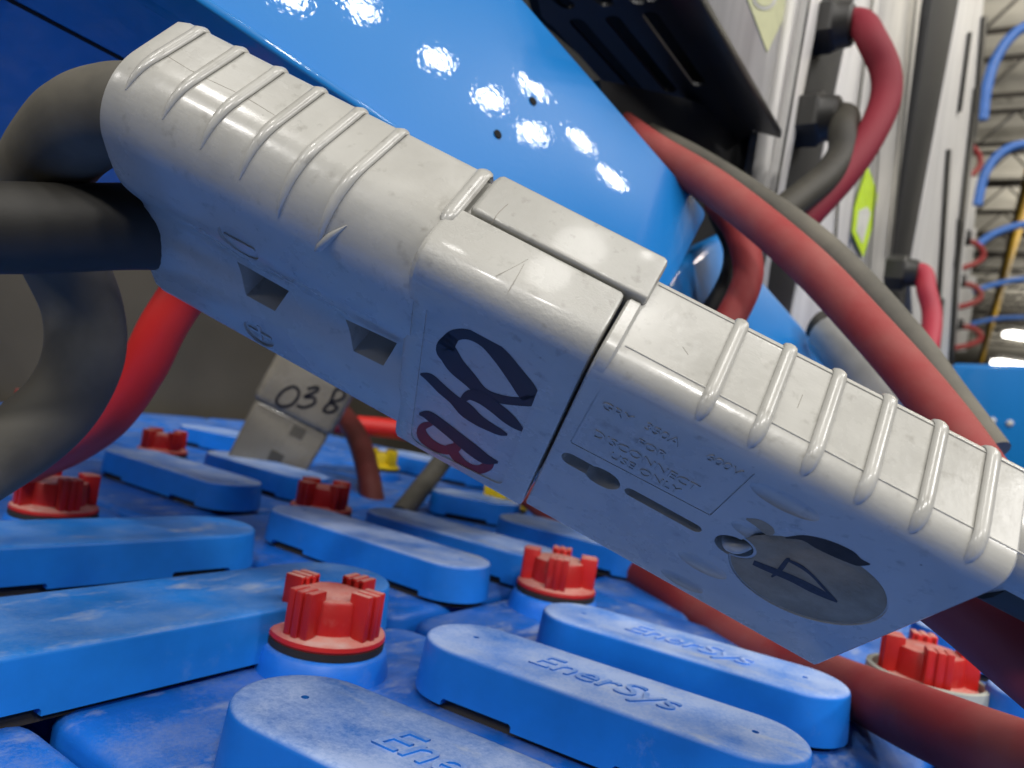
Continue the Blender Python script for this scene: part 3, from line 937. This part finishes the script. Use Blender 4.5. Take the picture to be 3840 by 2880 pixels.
ribbon([(715, 1085, 14), (655, 1110, 26), (655, 1165, 34), (720, 1225, 30), (800, 1255, 28), (870, 1240, 30), (880, 1195, 26)], 30, yk-.02, C5, MAT_INKR, 'handwriting', left, False, 1.0)
ribbon([(840, 1215, 36), (860, 1285, 30), (930, 1355, 26), (1010, 1380, 28), (1075, 1350, 34), (1075, 1300, 20)], 30, yk-.03, C5, MAT_INKR, 'handwriting', left, False, 1.0)

# hairline scratches and cracks on the upper faces
def ont(x, y, z0):
    d = INV @ Vector(((x-1920)/FPX, (1440-y)/FPX, -1.0)); o = -(INV @ TL)
    return o + d*((z0-o.z)/d.z)
MAT_SCRATCH = plain('scratch_grime', '#7d766a', .8)
for (pl, z0, r_, pts) in [(right, 1.0, .05, [(1840, 842), (1868, 800), (1905, 765)]), (left, .35, .045, [(1980, 972), (1930, 1000), (1860, 1035)]),
        (left, .35, .05, [(1965, 990), (1935, 1045), (1905, 1095)]), (right, -1.4, .05, [(3010, 1480), (2990, 1530)]), (right, -1.4, .05, [(2560, 1300), (2580, 1330)])]:
    b_ = bmesh.new(); tube_bm(b_, catmull([mm(ont(x, y, z0)) for (x, y) in pts], 4), r_*S, 6)
    new_obj('scratch', finish(b_, 'scratch', 50), pl, MAT_SCRATCH)
b_ = bmesh.new(); tube_bm(b_, catmull([mm((-114, 17.5, -.33)), mm((-103, 16.6, -.33)), mm((-92, 17.0, -.33)), mm((-82, 16.2, -.33))], 5), .07*S, 6)
new_obj('crack', finish(b_, 'crack', 50), left, MAT_SCRATCH)

# ------------------------------------------------------------------ cables near the plugs
cable('battery_cable', [(760, 870, .213), (620, 860, .206), (480, 850, .200), (250, 855, .192), (0, 855, .186), (-400, 850, .178)], .0222, MAT_BLACKCABLE,
      'thick black cable leaving the lower hump of the hand-lettered plug')
cable('battery_cable', [(700, 480, .186), (540, 430, .180), (400, 430, .182), (270, 500, .190), (170, 640, .203), (165, 800, .216), (225, 950, .228), (310, 1150, .236),
                        (318, 1330, .238), (240, 1500, .236), (80, 1650, .228), (-150, 1790, .215)], .0226, MAT_GREYCABLE,
      'drooping dusty grey cable looping from the upper hump of the hand-lettered plug')
cable('battery_cable', [(860, 930, .30), (740, 1040, .30), (620, 1210, .30), (530, 1390, .305), (420, 1550, .315), (280, 1660, .335), (120, 1740, .37)], .0178, MAT_REDCABLE2,
      'bright red cable hanging under the hand-lettered plug')
lc = lambda x, y, z: tuple(TL + RL @ Vector((x, y, z)))
def plug_cable(pts, D, mat, label):
    path = catmull([CAMLOC + M3 @ (Vector(lc(*p))*S) for p in pts], 8)
    bm = bmesh.new(); tube_bm(bm, path, D/2, 24)
    return tag(new_obj('battery_cable', finish(bm, 'battery_cable', 50), None, mat), label, 'cable')
cable('battery_cable', [(3270, 1990, .186), (3400, 2075, .184), (3575, 2197, .180), (3770, 2355, .174), (3960, 2509, .167), (4200, 2720, .158)], .0222, rubber('dark_red_cable', '#8a2428', '#8a4a44', .45), 'dark red cable leaving the scuffed end of the slotted plug')
plug_cable([(90, 16, -16), (110, 16, -16), (130, 15, -18), (160, 14, -24)], .021, MAT_BLACKCABLE, 'black cable leaving the scuffed end of the slotted plug')
cable('battery_cable', [(1980, 1850, .64), (2230, 2040, .55), (2480, 2200, .47), (2760, 2375, .40), (3000, 2500, .35), (3220, 2598, .30), (3500, 2722, .243), (3840, 2862, .205), (4150, 2990, .18)], .0222, MAT_REDCABLE,
      'thick red cable lying behind the row of blue covers')
cable('charger_cable', [(2330, 480, .40), (2460, 570, .385), (2700, 720, .36), (3000, 965, .33), (3250, 1225, .305), (3480, 1490, .285), (3680, 1760, .265), (3850, 2050, .25)], .0170, MAT_REDCABLE,
      'long red cable sweeping down from behind the glossy blue panel')
cable('charger_cable', [(2360, 480, .43), (2600, 600, .41), (2850, 755, .39), (3120, 960, .365), (3380, 1240, .345), (3560, 1480, .33), (3720, 1700, .31)], .0150, MAT_GREYCABLE,
      'dusty grey cable running along the upper side of the long red cable')
cable('charger_cable', [(2690, 760, .40), (2760, 850, .385), (2800, 960, .375), (2800, 1060, .37), (2740, 1190, .365), (2660, 1300, .36)], .0145, MAT_REDCABLE,
      'red cable loop dropping behind the plug seam')
cable('charger_cable', [(2700, 800, .42), (2755, 920, .41), (2750, 1020, .405), (2700, 1130, .40), (2620, 1230, .40)], .0130, MAT_BLACKCABLE,
      'black cable loop beside the red loop behind the plug seam')
cable('battery_cable', [(1290, 1560, .78), (1340, 1640, .74), (1375, 1750, .70), (1400, 1900, .66), (1410, 1990, .64)], .021, rubber('brown_red_cable', '#561c1a', '#4a2a24', .5),
      'brown-red upright cable beside the yellow vent cap')
cable('battery_cable', [(1260, 1590, .80), (1400, 1600, .80), (1560, 1620, .80)], .020, MAT_REDCABLE2, 'short dim red cable crossing behind the hand-lettered plug')
cable('battery_cable', [(1700, 1660, .66), (1650, 1740, .65), (1580, 1830, .63), (1500, 1930, .60)], .017, MAT_GREYCABLE, 'slanting grey cable behind the middle blue covers')

# ------------------------------------------------------------------ grey plug with handwriting in the background
ax = (PD(1190, 1400, .64)-PD(985, 1770, .64)).normalized()
view = (CAMLOC-PD(1090, 1580, .64)).normalized()
rt = ax.cross(view).normalized() if False else view.cross(ax).normalized()*-1
view = rt.cross(ax).normalized()
if view.dot(CAMLOC-PD(1090, 1580, .64)) < 0: view = -view
rt = ax.cross(view)
GM = Matrix((rt, ax, view)).transposed().to_4x4(); GM.translation = PD(985, 1765, .645)
gp = empty('power_plug', mtx=GM)
tag(gp, 'dusty shaded grey power plug marked 03 B standing among the blue covers', 'power plug')
bm = box_bm(-.033, .034, -.03, .052, -.028, 0, .004, 3)
for v in bm.verts:
    k = 1-.10*max(0, -(v.co.y-.05)/.08); v.co.x *= k
new_obj('rear_body', finish(bm, 'rear_body', 35), gp, MAT_GREY_SHADED)
new_obj('front_block', finish(box_bm(-.036, .036, .05, .125, -.032, .0035, .007, 4), 'front_block', 35), gp, MAT_GREY_SHADED)
for (x, y_) in ((.004, .018), (.010, .045)):
    new_obj('recess_shade_mark', finish(box_bm(x-.006, x+.006, y_-.008, y_+.002, -.001, .0003, .0004, 1), 'recess_shade_mark', 30), gp, plain('recess_shade', '#5f5a50', .7))  # flat dark plates, shade of a recess put into their colour
GPL = (PD(985, 1765, .645) + view*.0037, view)
def bg_stroke(pix, w):
    pts = catmull([Vector((700+p[0]*.3617, 1300+p[1]*.3617, 0)) for p in pix], 6)
    bm = bmesh.new(); prev = None; inv = GM.inverted()
    for i, c in enumerate(pts):
        t = (pts[min(i+1, len(pts)-1)]-pts[max(i-1, 0)]).normalized(); nn = Vector((-t.y, t.x, 0))*w
        a = bm.verts.new(inv @ PP((c+nn).x, (c+nn).y, GPL)); b_ = bm.verts.new(inv @ PP((c-nn).x, (c-nn).y, GPL))
        if prev: bm.faces.new((prev[0], prev[1], b_, a))
        prev = (a, b_)
    new_obj('handwriting', finish(bm, 'handwriting', 0), gp, MAT_INK)
bg_stroke([(1100, 410), (1000, 460), (930, 560), (980, 620), (1090, 600), (1160, 510), (1150, 440), (1100, 410)], 6)
bg_stroke([(1250, 440), (1350, 420), (1350, 460), (1220, 520), (1320, 530), (1320, 590), (1220, 630), (1140, 610)], 6)
bg_stroke([(1540, 450), (1490, 570), (1420, 660), (1500, 680), (1560, 630), (1500, 580), (1600, 550), (1640, 490), (1600, 440), (1540, 450)], 6)

# ------------------------------------------------------------------ glossy blue panels
def traced(name, pix, plane, thick, bev, mat, parent=None, seg=4, rnd=0):
    pts2 = [Vector((p[0], p[1])) for p in pix]
    if rnd: pts2 = round_poly(pts2, rnd, 6)
    bm = poly_prism([PP(p[0], p[1], plane) for p in pts2], -plane[1]*thick, 0)
    if bev:
        bmesh.ops.recalc_face_normals(bm, faces=bm.faces)
        bmesh.ops.bevel(bm, geom=bm.edges[:], offset=bev, segments=seg, affect='EDGES', profile=.5, clamp_overlap=True)
    me_ = finish(bm, name, 40)
    if parent is not None:
        me_.transform(parent.matrix_world.inverted())
    return new_obj(name, me_, parent, mat)

cab = empty('blue_cabinet', PANEL[0]); bpy.context.view_layer.update()
tag(cab, 'glossy blue powder-coated steel panel reflecting ceiling lamps behind the plugs', 'steel panel')
E1 = PP(300, -264, PANEL); E2 = PP(2380, 1109, PANEL)
ob = traced('sloped_panel', [(300, -264), (2430, 1142), (2520, 1060), (2600, 900), (2650, 800), (2610, 750), (1500, -530)], PANEL, .012, .003, MAT_PANEL, cab, 5,
            [0, 0, 0, 0, 40, 0, 0])
# two screw holes
for (x, y) in [(2000, 378), (1868, 502)]:
    c = PP(x, y, (PANEL[0]+PN*.0005, PN))
    bm = lathe([(.0018, -.0012), (.0018, .0)], 14)
    m4 = PN.to_track_quat('Z', 'Y').to_matrix().to_4x4(); m4.translation = c
    me_ = finish(bm, 'screw_hole', 30); me_.transform(cab.matrix_world.inverted() @ m4)
    new_obj('screw_hole', me_, cab, MAT_VOID)
q = PD(0, 900, .72)
dn = (E2-E1).cross(q-E1).normalized()
if dn.dot(CAMLOC-q) < 0: dn = -dn
DARK = (E1 - PN*.008, dn)
traced('lower_face', [(330, -264), (2430, 1130), (1500, 1080), (900, 1010), (0, 930), (-500, 900), (-500, -500), (-300, -500)], DARK, .003, .0008, MAT_PANEL, cab, 3)
traced('seam_gap', [(-420, -262), (20, -14), (470, 224), (900, 452), (896, 462), (464, 234), (14, -2), (-420, -244)], (DARK[0]+dn*.0003, dn), .0002, 0, MAT_VOID, cab)

cab2 = empty('blue_cabinet', PD(2700, 1000, .45)); bpy.context.view_layer.update()
tag(cab2, 'glossy blue panel end with rounded corner seen through the cable loops', 'steel panel')
PAN2 = (PANEL[0]-PN*.028, PN)
traced('sloped_panel', [(2745, 850), (2850, 1028), (3110, 1325), (3350, 1610), (2900, 1600), (2430, 1160), (2520, 1000), (2640, 900)], PAN2, .03, .006, MAT_PANEL, cab2, 5)

# blue box far down the aisle
far = empty('blue_box', PD(3700, 1700, 1.5)); bpy.context.view_layer.update()
tag(far, 'plain blue steel box beyond the cables, with two bright bolt heads', 'steel box')
FARP = (PD(3700, 1700, 1.5), (CAMLOC-PD(3700, 1700, 1.5)).normalized())
traced('shell', [(3570, 1362), (3960, 1372), (3960, 2100), (3500, 2000)], FARP, .3, .008, MAT_PANEL, far, 3)
for (x, y) in [(3722, 1577), (3787, 1587)]:
    c = PP(x, y, FARP); bm = lathe([(.006, 0), (.006, .003), (.003, .005)], 12)
    m4 = FARP[1].to_track_quat('Z', 'Y').to_matrix().to_4x4(); m4.translation = c
    me_ = finish(bm, 'bolt_head', 30); me_.transform(far.matrix_world.inverted() @ m4)
    new_obj('bolt_head', me_, far, MAT_WHITE)

# ------------------------------------------------------------------ battery chargers along the aisle
CHP = (PD(3050, 300, .56), V.copy())
def chp(off_): return (CHP[0]+V*off_, V)
ch1 = empty('battery_charger', PD(2950, 500, .6)); bpy.context.view_layer.update()
tag(ch1, 'tall silver charger cabinet carrying two hexagonal cable glands', 'battery charger', 'battery chargers along the aisle')
traced('side_panel', [(2560, -150), (3060, -150), (3000, 10), (2820, 1000), (2770, 1260), (2700, 1260), (2790, 900), (2930, 520), (2620, 0)], chp(-.012), .02, .001, MAT_SILVER, ch1, 2)
traced('corner_post', [(3010, -150), (3055, -150), (2862, 1000), (2800, 1360), (2760, 1360), (2828, 1000)], chp(-.004), .012, .0015, MAT_SILVER, ch1, 2)
traced('edge_strip', [(3058, -150), (3112, -150), (2890, 1000), (2850, 1300), (2790, 1300), (2862, 1000)], chp(.001), .012, .0015, MAT_WHITE, ch1, 2)
traced('mounting_rail', [(3112, -150), (3240, -150), (3003, 1000), (2950, 1300), (2840, 1300), (2880, 1000)], chp(-.002), .012, .001, MAT_DARK, ch1, 2)
traced('side_panel', [(3242, -150), (3320, -150), (3230, 500), (3135, 1300), (2950, 1300), (3005, 1000)], chp(0.0), .012, .001, MAT_WHITE, ch1, 2)
traced('front_panel', [(3322, -150), (3476, -150), (3330, 1010), (3290, 1400), (3140, 1400), (3232, 500)], chp(-.003), .012, .001, MAT_SILVER, ch1, 2)
traced('warning_label', [(2790, -40), (2990, -40), (2878, 196)], chp(-.0113), .0006, 0, MAT_PALEYEL, ch1)
traced('warning_ring', [(2868+46*math.cos(a*.5236), -8+46*math.sin(a*.5236)) for a in range(12)], chp(-.0108), .0004, 0, MAT_PAPER, ch1)
traced('warning_disc', [(2868+34*math.cos(a*.5236), -10+34*math.sin(a*.5236)) for a in range(12)], chp(-.0104), .0003, 0, MAT_PALEYEL, ch1)
traced('inspection_tag', [(3255, 625), (3292, 730), (3268, 860), (3238, 965), (3195, 870), (3205, 780)], chp(.0003), .0006, 0, MAT_TAG, ch1)
traced('tag_window', [(3252, 775), (3266, 800), (3235, 915), (3212, 865), (3222, 790)], chp(.0007), .0006, 0, MAT_PAPER, ch1)
for (a, b, w_, o_) in [((3060, -150), (2860, 1000), 7, .0025), ((3292, -150), (3180, 700), 5, .0015), ((3300, 500), (3245, 1200), 4, .0005), ((3445, -150), (3335, 960), 9, .001), ((3150, 640), (3125, 1040), 5, .0015)]:
    traced('panel_seam', [(a[0], a[1]), (a[0]+w_, a[1]), (b[0]+w_, b[1]), (b[0], b[1])], chp(o_+.0008), .0006, 0, MAT_BLACK, ch1)
def gland(parent, x, y, d, rad_, length, mat=MAT_GLAND, ang=0):
    """hexagonal cable gland pointing along V"""
    root_m = parent.matrix_world.inverted()
    bm = bmesh.new()
    c = PD(x, y, d)
    def ring(r, t, n=12, hexa=True):
        out = []
        for k in range(n):
            a = 2*math.pi*k/n
            rr = r/math.cos(((a+math.pi/6) % (math.pi/3))-math.pi/6) if hexa else r
            out.append(c + V*t + U*rr*math.cos(a)+Vector((0, 0, 1))*rr*math.sin(a))
        return out
    extrude_loop(bm, [ring(rad_*.95, 0), ring(rad_, .002), ring(rad_, length*.55), ring(rad_*.9, length*.6), ring(rad_*.92, length*.65, 12, False), ring(rad_*.85, length*.95, 12, False), ring(rad_*.7, length, 12, False)])
    me_ = finish(bm, 'cable_gland', 30); me_.transform(root_m)
    new_obj('cable_gland', me_, parent, mat)
    return c
g1 = gland(ch1, 3040, 112, .565, .0175, .030)
g2 = gland(ch1, 2985, 452, .550, .0175, .030)
def pixof(p):
    q_ = M3.transposed() @ (p-CAMLOC); return (1920-FPX*q_.x/q_.z, 1440+FPX*q_.y/q_.z, -q_.z)
cable('charger_cable', [pixof(g1+V*.02), pixof(g1+V*.034), (3272, 155, .53), (3320, 265, .525), (3318, 380, .52), (3262, 510, .51), (3165, 650, .50), (3030, 800, .49), (2900, 930, .485)], .0200, rubber('crimson_cable', '#86152b', '#7d2a36', .35, .7),
      'crimson cable arching down from the upper gland of the silver charger')
cable('charger_cable', [pixof(g2+V*.02), pixof(g2+V*.033), (3160, 490, .515), (3158, 570, .505), (3098, 660, .49), (2995, 745, .475), (2870, 840, .46)], .0188, MAT_BLACKCABLE,
      'black cable curling down from the lower gland of the silver charger')
# black vented box above, seen from below
z_b = PP(2923, 517, CHP).z
bb = empty('vented_box', PZ(2600, 350, z_b)); bpy.context.view_layer.update()
tag(bb, 'black steel box seen from below with rows of slotted vents', 'vented box')
HB = (Vector((0, 0, z_b)), Vector((0, 0, -1)))
def hb(pix): return [PZ(p[0], p[1], z_b) for p in pix]
plate = hb([(1700, -500), (2560, -60), (2800, 440), (2650, 560), (2200, 480)])
bmp = poly_prism(hb([(1960, -260), (2480, -160), (2830, 500), (2640, 600), (2420, 520), (2030, 60)]), Vector((0, 0, .002)))
mep = finish(bmp, 'base_plate', 0)
cuts = []
def slot_poly(a, b, hw):
    A = PZ(a[0], a[1], z_b); B = PZ(b[0], b[1], z_b); t = (B-A).normalized(); n = Vector((-t.y, t.x, 0))
    pts = []
    for k in range(7):
        an = math.pi/2+math.pi*k/6; pts.append(A + t*hw*math.cos(an)+n*hw*math.sin(an))
    for k in range(7):
        an = -math.pi/2+math.pi*k/6; pts.append(B + t*hw*math.cos(an)+n*hw*math.sin(an))
    bm_ = poly_prism([p-Vector((0, 0, .003)) for p in pts], Vector((0, 0, .012))); return finish(bm_, 'c', 0)
for (a, b) in [((2165, 85), (2392, 340)), ((2300, 75), (2512, 335)), ((2440, 60), (2620, 312)), ((2045, 100), (2270, 345)),
               ((1960, -120), (2125, 18)), ((2140, -110), (2270, 8)), ((2290, -100), (2395, 0)), ((2400, -100), (2440, -10))]:
    cuts.append(slot_poly(a, b, .0042))
mep = boolean(mep, cuts); mep.materials.clear(); mep.transform(bb.matrix_world.inverted())
new_obj('base_plate', mep, bb, MAT_BLACK)
rim = poly_prism([PZ(x, y, z_b-.006) for (x, y) in [(2420, -150), (2540, -140), (2928, 522), (2785, 480)]], Vector((0, 0, .0062)), .001)
rme = finish(rim, 'rim', 30); rme.transform(bb.matrix_world.inverted()); new_obj('rim', rme, bb, MAT_BLACK)
inn = poly_prism([PZ(x, y, z_b+.02) for (x, y) in [(1890, -300), (2520, -180), (2800, 465), (2560, 540), (2000, 60)]], Vector((0, 0, .02)))  # black sheet above the slots, inner shade of the box put into colour
ime = finish(inn, 'vent_shade_sheet', 0); ime.transform(bb.matrix_world.inverted()); new_obj('vent_shade_sheet', ime, bb, MAT_VOID)
traced('dark_backdrop', [(1850, -250), (2700, -250), (2760, 900), (2700, 1350), (2300, 1300)], chp(-.5), .02, 0, MAT_BLACKWALL, bb)  # added black sheet far behind, darkens the open gap beside the plate
bk = empty('back_plate', PP(2600, 700, chp(-.06))); bpy.context.view_layer.update()
traced('recess_panel', [(2250, 300), (2400, 330), (2860, 440), (2905, 530), (2800, 1000), (2750, 1400), (2500, 1400), (2300, 700)], chp(-.03), .01, 0, MAT_BLACKWALL, ch1)
bpy.data.objects.remove(bk)
# dark debris and grey sleeve between panel and cables
cable('charger_cable', [(3060, 1215, .47), (3140, 1260, .46), (3230, 1330, .45)], .018, MAT_BLACKCABLE, 'short black cable entering the grey sleeve beside the blue panel')
bm = bmesh.new(); tube_bm(bm, catmull([PD(3120, 1265, .44), PD(3180, 1330, .42), PD(3270, 1430, .40), PD(3380, 1560, .38)], 6), .0135, 20)
tag(new_obj('cable_sleeve', finish(bm, 'cable_sleeve', 50), None, plain('grey_sleeve', '#9d9c97', .35)), 'smooth grey sleeve under the long red cable', 'cable sleeve')

# second and further chargers
ch2 = empty('battery_charger', PD(3480, 600, .9)); bpy.context.view_layer.update()
tag(ch2, 'silver charger cabinet with one gland and a looping crimson cable beside the blue box', 'battery charger', 'battery chargers along the aisle')
traced('dark_gap', [(3478, -150), (3505, -150), (3420, 700), (3380, 1300), (3330, 1300), (3345, 1000)], chp(-.02), .01, 0, MAT_BLACK, ch2)
traced('mounting_rail', [(3520, -150), (3625, -150), (3410, 1000), (3365, 1400), (3300, 1400), (3345, 1000)], chp(.0), .012, .001, MAT_DARK, ch2, 2)
traced('front_panel', [(3627, -150), (3700, -150), (3640, 700), (3560, 1500), (3440, 1500), (3412, 1000)], chp(.001), .012, .001, MAT_WHITE, ch2, 2)
traced('edge_strip', [(3465, 1000), (3500, 1000), (3540, 1500), (3480, 1500)], chp(.006), .004, .001, MAT_SILVER, ch2, 2)
for (a, b, w_) in [((3690, 60), (3650, 520), 14), ((3660, 330), (3585, 1000), 16), ((3560, 560), (3520, 1150), 9), ((3600, 820), (3560, 1420), 14), ((3535, 1120), (3505, 1470), 8), ((3640, 120), (3600, 420), 7)]:
    traced('bracket', [(a[0], a[1]), (a[0]+w_, a[1]), (b[0]+w_, b[1]), (b[0], b[1])], chp(.006), .004, 0, MAT_BLACK, ch2)
g3 = gland(ch2, 3325, 1020, .80, .016, .03)
cable('charger_cable', [pixof(g3+V*.02), pixof(g3+V*.034), (3475, 1090, .77), (3495, 1180, .76), (3485, 1290, .74), (3455, 1400, .72)], .0185, rubber('crimson_cable_far', '#a81f38', '#a83a48', .3),
      'crimson cable looping down from the gland of the charger beside the blue box')
for k, (x, y, h, d, lab) in enumerate([(3600, 540, 150, 1.9, 'small crimson cable loop high on the row of chargers'), (3612, 905, 110, 2.6, 'small crimson cable loop below the blue hose bends'),
                               (3602, 1065, 95, 3.2, 'small crimson cable loop low among the distant chargers'), (3602, 1225, 85, 3.9, 'faint crimson cable loop lowest among the distant chargers')]):
    D = .018
    ch = empty('battery_charger', PD(x, y, d)); bpy.context.view_layer.update()
    tag(ch, ['narrow distant charger with a black bracket below the topmost blue hose', 'distant charger between two blue hose bends', 'more distant charger with dark fittings', 'most distant charger above the blue box'][k], 'battery charger', 'battery chargers along the aisle')
    pl = (PD(x, y, d*1.03), V)
    traced('front_panel', [(x-80, y-h*2.2), (x+62, y-h*2.2), (x+20, y+h*1.1), (x-100, y+h*1.1)], pl, .03, .002, MAT_WHITE, ch, 2)
    traced('mounting_rail', [(x-64, y-h*1.6), (x-44, y-h*1.6), (x-70, y+h), (x-92, y+h)], (pl[0]+V*.004, V), .02, .002, MAT_BLACK, ch, 2)
    gland(ch, x-22, y-h*.12, d, .03, .04)
    cable('charger_cable', [(x, y, d), (x+40, y+h*.05, d), (x+72, y+h*.3, d), (x+70, y+h*.6, d), (x+20, y+h*.85, d), (x-60, y+h*1.0, d)], D*.72*d/1.0*.55, MAT_REDCABLE, lab)
# blue air hoses hanging over the chargers
for (pts, D, lab) in [([(3900, 70, 2.0), (3800, 130, 2.0), (3735, 220, 2.0), (3700, 330, 2.0), (3685, 450, 2.0)], .026, 'topmost blue hose bending down to the chargers'),
                      ([(3900, 535, 2.6), (3800, 550, 2.6), (3735, 590, 2.6), (3690, 660, 2.6), (3665, 770, 2.6)], .030, 'blue hose bend above the smaller cable loop'),
                      ([(3900, 830, 3.4), (3800, 850, 3.4), (3720, 880, 3.4), (3665, 920, 3.4)], .032, 'blue hose bend crossing in front of the yellow pipe'),
                      ([(3900, 1040, 4.4), (3780, 1055, 4.4), (3650, 1090, 4.4)], .032, 'thin blue hose bend lower among the joists'),
                      ([(3840, 1190, 5.6), (3740, 1195, 5.6), (3640, 1215, 5.6)], .034, 'faintest blue hose just above the blue box')]:
    cable('air_hose', pts, D, MAT_BLUEHOSE, lab, 'hose', 'blue hoses over the chargers')
